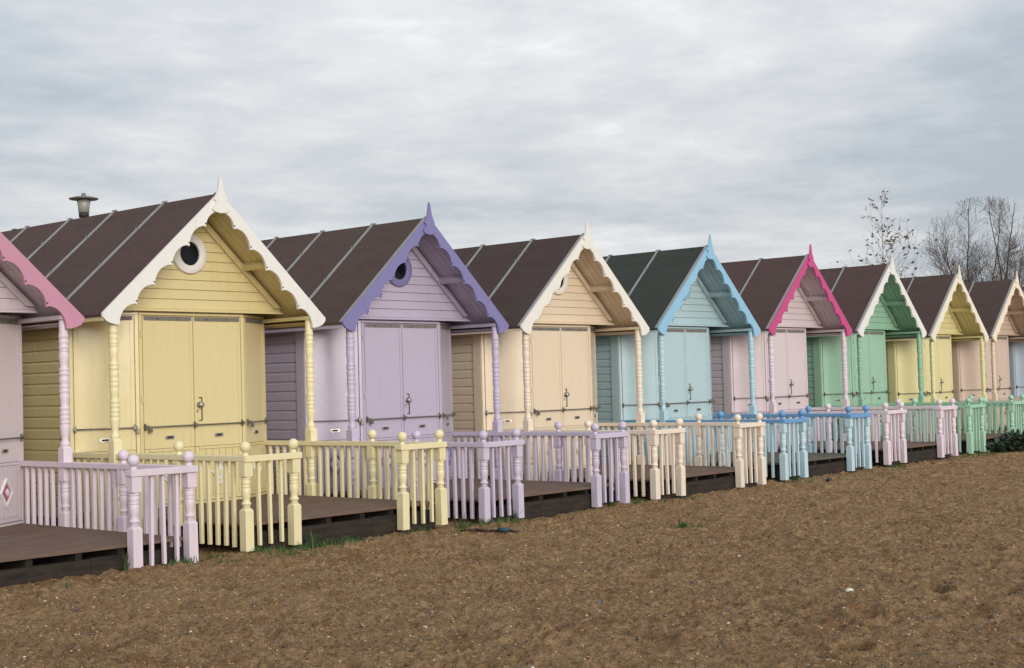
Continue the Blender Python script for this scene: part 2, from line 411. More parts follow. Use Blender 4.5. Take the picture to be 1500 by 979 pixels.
# deck on joists with the sleeper in front
mb = MBG(); y = -1.885; k = 0
pl = random.Random(3)
while y < YB+.05:
    y1 = y+.118; xe = 1.216
    mb.box(-xe+pl.uniform(-.003, .003), xe+pl.uniform(-.003, .003), y, y1-.004, -.024+pl.uniform(-.001, .001), pl.uniform(-.0015, .001), 'deck'); y = y1
deck = part('deck', mb, bevel=.002)
for xj in (-1.05, -.62, -.2, .23, .62, 1.05):
    mb = MBG(); mb.box(xj-.03, xj+.03, -1.84, YB, -.15, -.026, 'timber'); part('joist', mb, deck)
mb = MBG(); mb.box(-1.21, .32, -1.872, -1.79, -.40, -.088, 'timber'); mb.box(.325, 1.21, -1.866, -1.78, -.40, -.082, 'timber')
part('kerb_timber', mb, deck, bevel=.006)
mb = MBG(); 
for yy in (-.9, 0, .7): mb.box(-1.19, 1.19, yy, yy+.08, -.26, -.152, 'timber')
part('bearer', mb, deck)

# railings
def newel(z0):
    m = MBG(); m.block(0, 0, .045, z0, .142, 'rail', 0, .020); m.lathe(LOW, 'rail'); m.block(0, 0, .045, .409, .553, 'rail', .018, 0)
    m.lathe([(.604, .030), (.612, .031), (.622, .024), (.634, .026)] , 'railcap')
    m.lathe([(.682+.049*math.sin(R(t)), max(.002, .049*math.cos(R(t)))) for t in range(-68, 91, 12)]+[(.7312, .001)], 'railcap', n=20)
    return m.mesh('newel_post')
me_long = newel(-.232); me_short = newel(-.052)
mbb = MBG(); mbb.box(-.017, .017, -.018, .018, -.205, .5535, 'rail'); me_bal = mbb.mesh('baluster', .003)
mbb = MBG(); mbb.box(-.014, .014, -.019, .019, -.195, .5535, 'rail'); me_balf = mbb.mesh('baluster_front', .003)
for sx in (-1, 1):
    mb = MBG()
    a, c = sorted((sx*1.19, sx*1.285)); mb.box(a, c, -1.975, YB-.02, .554, .604, 'railcap')
    a, c = sorted((sx*.632, sx*1.283)); mb.box(a, c, -1.992, -1.9755, .550, .606, 'railcap')
    a, c = sorted((sx*.632, sx*1.1895)); mb.box(a, c, -1.975, -1.885, .5545, .6035, 'railcap')
    rail = part('railing', mb, bevel=.004)
    for x, y, me in ((.692, -1.93, me_long), (1.237, -1.93, me_long), (1.237, -.942, me_short)):
        link('newel_post', me, rail, (sx*x, y, 0))
    for x in (.845, .97, 1.095): link('baluster', me_balf, rail, (sx*x, -1.93, 0))
    y = .735
    while y > -1.83:
        if abs(y-.057) > .075 and abs(y+.942) > .07: link('baluster', me_bal, rail, (sx*1.236, y, 0))
        y -= .1185

# ------------------------------------------------------------------ the row
W = .80
HUTS = [  # body, trim, rail, cap, column, diamond colours, felt, label   (sRGB of the painted surface)
 ((206,190,198),(196,134,160),(216,198,210),(216,198,210),(218,200,212),((225,222,220),(180,85,130),(225,215,220)),(77,62,58),
  'pale lilac beach hut with rose pink scalloped bargeboard, cut by the left edge'),
 ((219,200,138),(226,224,218),(228,214,162),(228,214,162),(231,217,164),((226,222,206),(214,216,220),(222,208,150)),(77,62,58),
  'large pale yellow beach hut with white scalloped bargeboard and round window in a white ring'),
 ((184,171,196),(122,118,172),(198,185,208),(198,185,208),(192,178,206),((120,112,182),(218,214,226),(120,112,182)),(75,62,57),
  'lilac beach hut with deep lavender purple bargeboard and purple ringed round window'),
 ((226,204,172),(227,223,212),(230,213,192),(230,213,192),(230,212,188),((222,196,160),(228,222,206),(200,150,120)),(66,55,52),
  'pale peach beach hut with creamy white bargeboard, beside the lilac hut'),
 ((172,200,207),(136,189,219),(180,210,222),(98,154,204),(166,204,218),((98,156,208),(225,228,230),(98,156,208)),(52,58,53),
  'pale blue beach hut with sky blue bargeboard, blackish green roof and blue handrails'),
 ((212,194,198),(200,62,130),(224,204,214),(224,204,214),(218,198,206),((200,62,130),(225,215,220),(200,62,130)),(74,60,57),
  'pale pink beach hut with bright magenta pink bargeboard'),
 ((146,192,162),(226,223,218),(160,206,176),(154,200,170),(132,188,156),((226,220,214),(60,130,90),(226,220,214)),(74,60,57),
  'mint green beach hut with white bargeboard and mint green railings'),
 ((222,208,146),(232,222,198),(160,206,176),(154,200,170),(220,212,150),((234,218,188),(190,150,60),(234,218,188)),(72,59,56),
  'small distant yellow beach hut with cream bargeboard, right of the mint green hut'),
 ((206,180,160),(238,218,192),(218,196,176),(218,196,176),(220,198,172),((238,214,184),(150,80,60),(238,214,184)),(72,59,56),
  'peach brown beach hut with cream bargeboard, far end of the row beside the right edge'),
 ((168,182,196),(210,220,228),(174,194,208),(174,194,208),(174,194,208),((210,220,228),(98,136,180),(210,220,228)),(72,59,56),
  'pale grey blue beach hut, last in the row, mostly hidden at the right edge'),
]
ROT = [-.011, .002, .003, -.001, -.004, -.004, .003, .004, -.004, 0]
DZ = [-.010, .038, .002, -.004, .008, .027, .022, -.044, -.038, -.03]
DX = [.029, -.010, -.025, -.014, .002, .013, .010, 0, -.005, 0]
DY = [.003, .014, -.014, -.007, .008, -.011, -.011, .006, .012, 0]
def tree_copy(o, parent=None):
    c = o.copy(); COL.objects.link(c)
    if parent is not None: c.parent = parent
    for ch in list(o.children): tree_copy(ch, c)
    return c
def walk(o):
    yield o
    for ch in o.children: yield from walk(ch)
roots = [hut0]
for i in range(1, len(HUTS)): roots.append(tree_copy(hut0))
for i, (h, o) in enumerate(zip(HUTS, roots)):
    K = 1.0
    def mute(c, k):
        m_ = .3*c[0]+.59*c[1]+.11*c[2]; return tuple(m_+(x-m_)*k for x in c)
    def P(nm, c, sat=.82, **k): return paint(nm, srgb(*mute(c, sat), K), seed=i*1.37+.5, **k)
    body = P('hut_wall_paint', h[0], rough=.20, wear=.4); trim = P('bargeboard_paint', h[1], sat=.88, wear=.35)
    rail = P('railing_paint', h[2]); cap = rail if h[3] == h[2] else P('handrail_paint', h[3], sat=.9); colm = P('column_paint', h[4])
    fl = felt('roof_felt', srgb(*h[6], 1.0), i*2.1)
    mats = dict(body=body, trim=trim, rail=rail, railcap=cap, column=colm, felt=fl, batten=BATTEN, verge=fl if i < 2 else VERGE,
        orn1=P('ornament_paint', h[5][0]), orn2=P('ornament_paint', h[5][1]), orn3=P('ornament_paint', h[5][2]),
        steel=STEEL, chrome=BRASS, dark=DARK, hole_disc=DARK, greywood=GREYWOOD, glass=GLASS, timber=TIMBER, deck=DECK[1 if i == 4 else 0])
    jr = random.Random(40+i)
    for q in walk(o):
        paint_roles(q, mats)
        if q.name.startswith(('newel_post', 'baluster')):
            q.rotation_euler = (jr.gauss(0, .006), jr.gauss(0, .006), jr.gauss(0, .03)); q.location.z += jr.gauss(0, .0022) if q.name.startswith('bal') else 0
    o.location = (5.930+3.1*i+DX[i], 11.828+DY[i], 1.46-1.2124+DZ[i]-G); o.rotation_euler = (0, 0, ROT[i])
    tag(o, h[7], 'beach hut', 'beach huts in a row along the sand')

# ------------------------------------------------------------------ ground: one sheet, fine near the camera
def spectral(nx, ny, dx, lo, hi, slope, seed):
    r = np.random.default_rng(seed)
    F = np.fft.rfft2(r.standard_normal((ny, nx)))
    fy = np.fft.fftfreq(ny, dx)[:, None]; fx = np.fft.rfftfreq(nx, dx)[None, :]
    f = np.sqrt(fx*fx+fy*fy); f[0, 0] = 1e-6
    A = f**(-slope)*(f > 1/hi)*(1/(1+(f*lo)**4)); A[0, 0] = 0
    z = np.fft.irfft2(F*A, s=(ny, nx)); return z/z.std()
DXY = .024
x_f = np.arange(1.5, 29.5, DXY); y_f = np.arange(1.2, 10.45, DXY)
nx, ny = len(x_f), len(y_f)
Z = .0095*spectral(nx, ny, DXY, .035, .34, .45, 1) + .011*spectral(nx, ny, DXY, .2, 3.0, 1.4, 2)
pits = spectral(nx, ny, DXY, .08, .6, .8, 5); Z -= .020*np.clip(pits-.9, 0, 2)
pits = spectral(nx, ny, DXY, .10, .9, .9, 8); Z += .014*np.clip(pits-1.1, 0, 2)
X2, Y2 = np.meshgrid(x_f, y_f)
def dent(cx, cy, rx, ry, dep, ang=0, rim=.5):
    c, s = math.cos(ang), math.sin(ang); u = ((X2-cx)*c+(Y2-cy)*s)/rx; v = (-(X2-cx)*s+(Y2-cy)*c)/ry
    d = u*u+v*v; dep = dep*1.45; return -dep*np.exp(-d**1.5)+dep*rim*np.exp(-((np.sqrt(d)-1.45)/.3)**2)
for a in ((7.735, 3.96, .16, .09, .062, .5), (8.85, 4.03, .15, .08, .048, .9), (6.80, 3.57, .15, .09, .050, .4), (9.30, 4.38, .13, .08, .03, .6),
          (10.4, 4.29, .17, .09, .045, .9), (11.19, 4.61, .16, .09, .032, .9), (9.9, 4.9, .12, .08, .02, .2), (6.1, 5.2, .14, .08, .018, .5), (12.4, 5.6, .16, .09, .02, .8)):
    Z += dent(*a)
for k in range(60):
    cx = rng.uniform(3, 27); cy = rng.uniform(2, 9.6)
    Z += dent(cx, cy, rng.uniform(.09, .16), rng.uniform(.06, .1), rng.uniform(.006, .018), rng.uniform(0, 3), .35)
# the sand banks up a little against the timbers
base = np.interp(x_f, [3, 6.5, 9, 12, 18, 25, 30], [.022, .018, .012, -.022, -.008, .005, .005])
Z += base[None, :]*np.clip((Y2-8.6)/1.0, 0, 1) + .006
edge = np.clip((X2-1.5)/1.0, 0, 1)*np.clip((29.5-X2)/1.0, 0, 1)*np.clip((Y2-1.2)/.8, 0, 1)*np.clip((10.45-Y2)/.3, .15, 1)
Z = Z*edge
ext = lambda a, n, sgn: a+sgn*np.cumsum(np.geomspace(.04, 420, n))
xs = np.concatenate([ext(x_f[0], 26, -1)[::-1], x_f, ext(x_f[-1], 26, 1)]); ys = np.concatenate([ext(y_f[0], 26, -1)[::-1], y_f, ext(y_f[-1], 26, 1)])
ZZ = np.zeros((len(ys), len(xs))); ZZ[26:26+ny, 26:26+nx] = Z
def grid_mesh(name, xs, ys, ZZ):
    nX, nY = len(xs), len(ys); XX, YY = np.meshgrid(xs, ys)
    co = np.stack([XX, YY, ZZ], -1).reshape(-1, 3).astype(np.float32)
    i = np.arange(nX*nY).reshape(nY, nX)
    q = np.stack([i[:-1, :-1], i[:-1, 1:], i[1:, 1:], i[1:, :-1]], -1).reshape(-1, 4).astype(np.int32)
    me = bpy.data.meshes.new(name); me.vertices.add(len(co)); me.vertices.foreach_set('co', co.ravel())
    me.loops.add(q.size); me.loops.foreach_set('vertex_index', q.ravel()); me.polygons.add(len(q))
    me.polygons.foreach_set('loop_start', np.arange(0, q.size, 4, dtype=np.int32)); me.polygons.foreach_set('loop_total', np.full(len(q), 4, np.int32))
    me.polygons.foreach_set('use_smooth', np.ones(len(q), bool)); me.update(); return me
me = grid_mesh('ground', xs, ys, ZZ)
def sand():
    m, nt, N, L, b = nodes('coarse_beach_sand'); v = mapping(N, L)
    n0 = noise(N, L, v, .55, 4, .6); n1 = noise(N, L, v, 3.2, 6, .68, .6); n2 = noise(N, L, v, 22, 7, .78); n3 = noise(N, L, v, 95, 4, .78)
    a = (.345, .188, .076, 1); d = (.660, .430, .225, 1)  # sand tones, with shadow and light of the clumps in the colour
    c = mixc(N, L, ramp(N, L, n2, [(.40, g(0)), (.60, g(1))]), a, d)
    c = mixc(N, L, ramp(N, L, n1, [(.48, g(0)), (.64, g(.65))]), c, (.240, .115, .036, 1))
    c = mixc(N, L, ramp(N, L, n0, [(.4, g(0)), (.7, g(.35))]), c, (.56, .36, .175, 1))
    c = mixc(N, L, ramp(N, L, n3, [(.325, g(.9)), (.44, g(0))]), c, (.060, .031, .015, 1))  # dark shadowlets of the grit put into the colour
    vo = N.new('ShaderNodeTexVoronoi'); vo.inputs['Scale'].default_value = 62; L.new(v, vo.inputs['Vector'])
    spots = ramp(N, L, vo.outputs['Distance'], [(.22, g(1)), (.34, g(0))])
    sep = N.new('ShaderNodeSeparateColor'); L.new(vo.outputs['Color'], sep.inputs[0])
    pick = ramp(N, L, sep.outputs[0], [(.55, g(0)), (.56, g(1))]); mul = N.new('ShaderNodeMath'); mul.operation = 'MULTIPLY'; L.new(spots, mul.inputs[0]); L.new(pick, mul.inputs[1])
    pc = ramp(N, L, sep.outputs[1], [(0, (.045, .032, .028)), (.3, (.16, .085, .045)), (.55, (.36, .18, .075)), (.78, (.46, .33, .21)), (.93, (.7, .63, .54))])
    c = mixc(N, L, mul.outputs[0], c, pc)
    L.new(c, b.inputs['Base Color']); b.inputs['Roughness'].default_value = .9; b.inputs['Specular IOR Level'].default_value = .25
    ad = N.new('ShaderNodeMath'); ad.operation = 'MULTIPLY_ADD'; L.new(n2, ad.inputs[0]); ad.inputs[1].default_value = 2.6; L.new(n3, ad.inputs[2])
    ad2 = N.new('ShaderNodeMath'); ad2.operation = 'MULTIPLY_ADD'; L.new(mul.outputs[0], ad2.inputs[0]); ad2.inputs[1].default_value = .5; L.new(ad.outputs[0], ad2.inputs[2])
    bump(N, L, b, ad2.outputs[0], 1.0, .028); return m
me.materials.append(sand()); gr = link('ground', me); tag(gr, kind='structure')
def gz(x, y):
    i = int((x-x_f[0])/DXY); j = int((y-y_f[0])/DXY)
    return float(Z[j, i]) if 0 <= i < nx and 0 <= j < ny else 0.0

# pebbles and shell grit: nobody could count them
def scatter(name, n, mats, weights, size, seed, region=(3, 28, 2.0, 9.92), flat=.6):
    r = np.random.default_rng(seed)
    # denser near the camera side where single stones can be seen
    x = r.uniform(region[0], region[1], n*3); y = r.uniform(region[2], region[3], n*3)
    d = np.hypot(x, y); keep = (r.random(n*3) < np.clip((10/d)**1.3, 0, 1)) & (y > x*.30); x = x[keep][:n]; y = y[keep][:n]; n = len(x)
    ico = np.array([(0,0,1),(.89,0,.45),(.28,.85,.45),(-.72,.53,.45),(-.72,-.53,.45),(.28,-.85,.45),(.72,.53,-.45),(-.28,.85,-.45),(-.89,0,-.45),(-.28,-.85,-.45),(.72,-.53,-.45),(0,0,-1)])
    fc = np.array([(0,1,2),(0,2,3),(0,3,4),(0,4,5),(0,5,1),(1,6,2),(2,7,3),(3,8,4),(4,9,5),(5,10,1),(6,7,2),(7,8,3),(8,9,4),(9,10,5),(10,6,1),(11,7,6),(11,8,7),(11,9,8),(11,10,9),(11,6,10)])
    s = size[0]*(size[1]/size[0])**(r.random(n)**2.4)
    sc = np.stack([s*r.uniform(.8, 1.5, n), s*r.uniform(.7, 1.1, n), s*r.uniform(.4, .8, n)*flat/.6], -1)
    P = ico[None]*(1+.22*r.standard_normal((n, 12, 1)))*sc[:, None, :]
    a = r.uniform(0, 6.28, n); ca, sa = np.cos(a)[:, None], np.sin(a)[:, None]
    X = P[..., 0]*ca-P[..., 1]*sa; Yy = P[..., 0]*sa+P[..., 1]*ca
    iz = np.clip(((y-y_f[0])/DXY).astype(int), 0, ny-1); ix = np.clip(((x-x_f[0])/DXY).astype(int), 0, nx-1)
    zz = Z[iz, ix]+sc[:, 2]*.25
    co = np.stack([X+x[:, None], Yy+y[:, None], P[..., 2]+zz[:, None]], -1).reshape(-1, 3).astype(np.float32)
    q = (fc[None]+np.arange(n)[:, None, None]*12).reshape(-1, 3).astype(np.int32)
    me = bpy.data.meshes.new(name); me.vertices.add(len(co)); me.vertices.foreach_set('co', co.ravel()); me.loops.add(q.size); me.loops.foreach_set('vertex_index', q.ravel())
    me.polygons.add(len(q)); me.polygons.foreach_set('loop_start', np.arange(0, q.size, 3, dtype=np.int32)); me.polygons.foreach_set('loop_total', np.full(len(q), 3, np.int32))
    for m in mats: me.materials.append(m)
    mi = np.repeat(r.choice(len(mats), n, p=weights), 20).astype(np.int32); me.polygons.foreach_set('material_index', mi); me.polygons.foreach_set('use_smooth', np.ones(len(q), bool)); me.update()
    return link(name, me)
ST = [plain('pebble_brown', (.15, .08, .04), .7), plain('pebble_tan', (.42, .26, .14), .7), plain('pebble_grey', (.12, .115, .115), .6), plain('shell_white', (.62, .58, .50), .6, var=.15), plain('pebble_dark', (.03, .024, .022), .6), plain('pebble_ochre', (.42, .19, .07), .65)]
pb = scatter('pebbles', 60000, ST, [.29, .29, .13, .03, .13, .13], (.0025, .011), 4); tag(pb, 'small brown, grey and white pebbles and shell grit on the sand', kind='stuff')
stones = [((8.388, 4.41), .026, 3, 'rounded white stone on the sand above the deepest footprint'), ((5.969, 5.933), .020, 3, 'flat cream shell at the bottom centre of the sand'),
          ((7.317, 5.66), .018, 2, 'small grey white pebble on bare sand near bottom centre'), ((17.389, 9.386), .045, 4, 'dark lump of weed on the sand before the blue railings')]
for (p, s, mi, lab) in stones:
    bm = bmesh.new(); bmesh.ops.create_icosphere(bm, subdivisions=2, radius=1)
    for v in bm.verts: v.co = Vector((v.co.x*s*1.2, v.co.y*s*.9, v.co.z*s*.75))*(1+.16*random.uniform(-1, 1))
    for f in bm.faces: f.smooth = True
    me = bpy.data.meshes.new('stone'); bm.to_mesh(me); bm.free(); me.materials.append(ST[mi])
    o = link('stone', me, None, (p[0], p[1], gz(*p)+s*.3)); o.rotation_euler[2] = random.random()*3; tag(o, lab, 'stone')
# driftwood stick with a scrap of blue cloth
mb = MB(); pts = [Vector((10.13, 9.52, .012)), Vector((10.17, 9.36, .022)), Vector((10.21, 9.2, .018)), Vector((10.26, 9.02, .022)), Vector((10.30, 8.90, .012))]
for k, (a, b2) in enumerate(zip(pts, pts[1:])): mb.tube(a-pts[0], b2-pts[0], .010+.007*(k % 2), .016-.006*(k == 3), 'wood', 7)
st = link('driftwood_stick', mb.mesh('driftwood_stick'), None, pts[0]+Vector((0, 0, .012)))
mw = plain('wet_driftwood', (.05, .02, .012), .6); mc = plain('blue_cloth', (.02, .07, .09), .8); paint_roles(st, {'wood': mw})
mb = MB(); mb.tube(Vector((.095, -.40, .018)), Vector((.125, -.52, .016)), .024, .018, 'cloth', 8); sc_ = link('cloth_scrap', mb.mesh('cloth_scrap'), st); paint_roles(sc_, {'cloth': mc})
mb = MB(); mb.prism([(-.03, -.008), (.0, -.014), (.034, -.004), (.028, .012), (-.006, .016), (-.028, .008)], .0, .006, 'cloth', 'z'); mb.prism([(-.018, -.004), (.012, -.006), (.02, .006), (-.01, .01)], .006, .012, 'cloth', 'z')
sc2 = link('plastic_scrap', mb.mesh('plastic_scrap'), None, (5.242, 8.519, gz(5.242, 8.519)+.002)); paint_roles(sc2, {'cloth': plain('dark_blue_plastic', (.02, .03, .11), .5)})
tag(sc2, 'tiny dark blue plastic scrap on the sand before the nearest lilac railing', 'litter')
tag(st, 'dark driftwood stick with a blue cloth scrap, on sand before the lilac railing', 'driftwood')

# ------------------------------------------------------------------ grass and the leafy bush
def blades(name, spots, col, hmin, hmax, width, seed):
    r = random.Random(seed); mb = MB(); mi = mb.slot('leaf')
    for (x, y, n, rad) in spots:
        for _ in range(n):
            a = r.uniform(0, 6.28); d = rad*abs(r.gauss(0, .5)); px, py = x+d*math.cos(a), y+d*math.sin(a)*.6
            h = r.uniform(hmin, hmax); b_ = r.uniform(0, 6.28); ln = r.uniform(.2, .9)*h; w = width*r.uniform(.6, 1.3); z = gz(px, py)-.005
            ux, uy = -math.sin(b_)*w, math.cos(b_)*w; cx, cy = math.cos(b_)*ln, math.sin(b_)*ln
            p = [mb.v((px-ux, py-uy, z)), mb.v((px+ux, py+uy, z)), mb.v((px+cx*.4+ux*.7, py+cy*.4+uy*.7, z+h*.6)), mb.v((px+cx*.4-ux*.7, py+cy*.4-uy*.7, z+h*.6)), mb.v((px+cx, py+cy, z+h))]
            mb.face([p[0], p[1], p[2], p[3]], mi); mb.face([p[3], p[2], p[4]], mi)
    o = link(name, mb.mesh(name)); paint_roles(o, {'leaf': plain(name+'_leaf', col, .6, 0, .45, 6)}); return o
sp = []
rr = random.Random(5)
for i in range(10):
    hx = 5.93+3.1*i
    dens = [.6, 1.0, 1.2, .5, .7, .9, 1.2, 1.2, 1, 1][i]
    for s_ in (-1.237, -1.1, -.96, -.845, -.692, .692, 1.237, 1.4, 1.55, .97):
        if rr.random() < dens*.55: sp.append((hx+s_+rr.uniform(-.08, .08), 9.86+rr.uniform(-.06, .05), int(rr.uniform(14, 60)*dens), rr.uniform(.06, .16)))
    for _ in range(int(7*dens)): sp.append((hx-1.3+rr.gauss(0, .45), 9.66+rr.uniform(-.25, .12), int(rr.uniform(5, 22)), .12))
sp += [(8.45, 9.86, 220, .16), (8.62, 9.80, 200, .2), (8.8, 9.74, 160, .25), (9.0, 9.8, 60, .2), (8.1, 9.8, 120, .2), (7.85, 9.82, 110, .15), (10.9, 9.8, 120, .2), (11.05, 9.7, 70, .25), (7.1, 9.84, 60, .1), (7.8, 9.6, 30, .2), (8.0, 9.5, 30, .22), (11.447, 7.79, 190, .13), (11.6, 7.7, 22, .1), (13.55, 9.75, 60, .12), (13.7, 9.55, 50, .1),
       (24.6, 9.75, 90, .3), (25.4, 9.6, 90, .4), (26.8, 9.9, 140, .5), (28.2, 9.95, 120, .5), (22.9, 9.75, 70, .3), (20.0, 9.7, 60, .3), (17.0, 9.75, 30, .2)]
gs = blades('grass', sp, (.062, .115, .026), .015, .07, .0042, 2); tag(gs, 'short green grass growing at the feet of the railings', kind='stuff')
gt = blades('tall_grass', [(8.50, 9.86, 70, .10), (5.93+.62, 9.90, 24, .05), (11.35, 9.88, 26, .06), (25.2, 9.9, 60, .3), (9.05+1.45, 9.88, 20, .1)], (.055, .09, .026), .08, .19, .004, 9); tag(gt, 'taller tufts of green grass beside the railing posts', kind='stuff')
def leafy(name, boxes, n, size, col, label, seed, stems=True):
    r = random.Random(seed); root = bpy.data.objects.new(name, None); COL.objects.link(root); c0 = boxes[0]
    root.location = (c0[0], c0[1], 0)
    mb = MB(); mi = mb.slot('leaf'); ms = mb
    for (cx, cy, rx, ry, h) in boxes:
        for _ in range(int(n*rx*h/(boxes[0][2]*boxes[0][4]))):
            t = r.uniform(0, 6.28); q = r.random()**.5; hz = r.random()
            rad = math.sqrt(max(0, 1-hz*hz*.85)); p = Vector((cx-c0[0]+rx*q*rad*math.cos(t), cy-c0[1]+ry*q*rad*math.sin(t), .02+h*hz*r.uniform(.75, 1.05)))
            s = size*r.uniform(.6, 1.25); d = Vector((r.gauss(0, 1), r.gauss(0, 1)-.3, r.gauss(0, .5)-.1)).normalized(); u = d.cross(Vector((r.gauss(0, .4), r.gauss(0, .4), 1))).normalized(); nrm = d.cross(u)
            P = [p, p+d*s*.5+u*s*.36-nrm*s*.08, p+d*s*1.1-nrm*s*.05, p+d*s*.5-u*s*.36-nrm*s*.08, p+d*s*.5+nrm*s*.05]
            vs = [mb.v(x) for x in P]
            for a, b2, c in ((0, 1, 4), (1, 2, 4), (2, 3, 4), (3, 0, 4)): mb.face([vs[a], vs[b2], vs[c]], mi, True)
        for _ in range(12):
            t = r.uniform(0, 6.28); e = Vector((cx-c0[0]+rx*.6*math.cos(t), cy-c0[1]+ry*.6*math.sin(t), h*.7)); ms.tube((cx-c0[0]+.1*math.cos(t), cy-c0[1]+.1*math.sin(t), -.02), e, .008, .004, 'stem', 5)
    a = link('foliage', mb.mesh('foliage'), root)
    paint_roles(a, {'leaf': plain(name+'_leaf', col, .42, 0, .5, 5), 'stem': plain(name+'_stem', (.06, .05, .03), .7)})
    tag(root, label, 'plant'); return root
leafy('leafy_bush', [(24.75, 9.70, .58, .25, .31), (25.45, 9.68, .55, .24, .27), (24.15, 9.76, .3, .14, .16), (26.3, 9.72, .6, .22, .24)], 520, .11, (.034, .060, .030), 'low dark leafy bush growing against the mint green railings', 3)

# ------------------------------------------------------------------ trees
def grow(mbs, p, d, L, r0, depth, rnd, up, spread, leaves, lim):
    """recursive branch: bends in short tapering pieces and sends out side shoots"""
    n = 4 if depth > 1 else 3; r = r0; out = []
    for k in range(n):
        d = (d+Vector((rnd.gauss(0, .09), rnd.gauss(0, .09), rnd.gauss(0, .05)+up))).normalized()
        q = p+d*(L/n); r1 = max(.0035, r*(.80 if depth > 0 else .7))
        mbs[0 if depth >= lim else 1].tube(p, q, r, r1, 'bark', 7 if r > .03 else (5 if r > .01 else 3), cap=False)
        if depth > 0 and k >= (1 if depth >= lim else 0):
            for _ in range(rnd.choice((1, 2)) if depth < lim+1 else 2):
                a = rnd.uniform(0, 6.28); o = d.orthogonal().normalized(); o = Matrix.Rotation(a, 3, d) @ o
                nd = (d*(1-spread)+o*spread).normalized()
                grow(mbs, q, nd, L*rnd.uniform(.50, .72), r1*.62, depth-1, rnd, up, spread, leaves, lim)
        if depth <= 1 and leaves is not None and rnd.random() < leaves[1]: leaves[0].append((q.copy(), d.copy()))
        p, r = q, r1
def leafcloud(mb, pts, size, rnd):
    mi = mb.slot('leaf')
    for q, d in pts:
        for _ in range(rnd.choice((1, 2, 3))):
            p = q+Vector((rnd.gauss(0, .03), rnd.gauss(0, .03), rnd.gauss(-.02, .03))); s = size*rnd.uniform(.6, 1.2)
            a = Vector((rnd.gauss(0, 1), rnd.gauss(0, 1), rnd.gauss(-.5, .6))).normalized(); u = a.orthogonal().normalized()
            vs = [mb.v(x) for x in (p, p+a*s*.5+u*s*.35, p+a*s, p+a*s*.5-u*s*.35)]; mb.face(vs, mi)
bark = plain('tree_bark', (.070, .052, .042), .85, 0, .35, 15)
# big bare trees: stems fanning out from a short trunk into a dome of twigs
DOME = [None]
def inside(p, k=1.0):
    if DOME[0] is None: return True
    rx, zc_, rz = DOME[0]; e = (math.hypot(p.x, p.y)/rx)**3.0+abs((p.z-zc_)/(rz if p.z > zc_ else zc_*1.1))**2.6
    return e < k
def twig(mb, p, d, L, r, depth, rnd):
    n = 4
    for k in range(n):
        d = (d+Vector((rnd.gauss(0, .10), rnd.gauss(0, .10), .07+rnd.gauss(0, .05)))).normalized(); q = p+d*(L/n)
        if not inside(q, 1.08): return
        r1 = max(.0038, r*.74); mb.tube(p, q, r, r1, 'bark', 5 if r > .012 else 3, cap=False)
        if depth > 0:
            for _ in range(rnd.choice((1, 2))):
                o = Matrix.Rotation(rnd.uniform(0, 6.28), 3, d) @ d.orthogonal().normalized(); twig(mb, q, (d*.8+o*.6).normalized(), L*rnd.uniform(.5, .8), r1*.7, depth-1, rnd)
        p, r = q, r1
def bare_tree(loc, dome, seed, nst, label):
    rnd = random.Random(seed); root = bpy.data.objects.new('bare_tree', None); COL.objects.link(root); root.location = loc; DOME[0] = dome
    t = MB(); c = MB(); t.tube((0, 0, -.1), (0, 0, .9), .24, .20, 'bark', 12)
    for k in range(nst):
        a = 2.4*k+rnd.uniform(-.2, .2); tilt = .80*math.sqrt((k+.3)/nst)
        d = Vector((math.cos(a)*tilt, math.sin(a)*tilt, 1)).normalized(); p = Vector((math.cos(a)*.06, math.sin(a)*.06, .75))
        L = 1.0
        while inside(p+d*L, .92): L += .1
        n = 12; r = .075+.012*L/2; curl = Vector((math.cos(a), math.sin(a), 0))*-.035*tilt
        for j in range(n):
            d = (d+Vector((rnd.gauss(0, .055), rnd.gauss(0, .055), .02))+curl).normalized(); q = p+d*(L/n); r1 = r*.83
            if not inside(q, 1.0): break
            t.tube(p, q, r, r1, 'bark', 8, cap=False)
            if j >= 2:
                for _ in range(rnd.choice((1, 2, 2))):
                    o = Matrix.Rotation(rnd.uniform(0, 6.28), 3, d) @ d.orthogonal().normalized()
                    twig(c, q, (d*.8+o*.55).normalized(), rnd.uniform(.8, 1.5)*(1.15-.5*j/n), max(.008, r1*.42), 2 if rnd.random() < .75 else 1, rnd)
            p, r = q, r1
    a = link('trunk', t.mesh('trunk'), root); b2 = link('crown', c.mesh('crown'), root)
    for o in (a, b2): paint_roles(o, {'bark': bark})
    tag(root, label, 'tree', 'bare trees behind the far huts'); DOME[0] = None; return root
bare_tree((51.82, 20.98, 0), (2.55, 4.7, 3.25), 21, 20, 'large leafless tree with a dense fan of fine twigs rising behind the far huts')
bare_tree((55.5, 18.9, 0), (2.7, 4.5, 3.3), 33, 14, 'leafless tree at the right edge, overlapping the large bare tree')
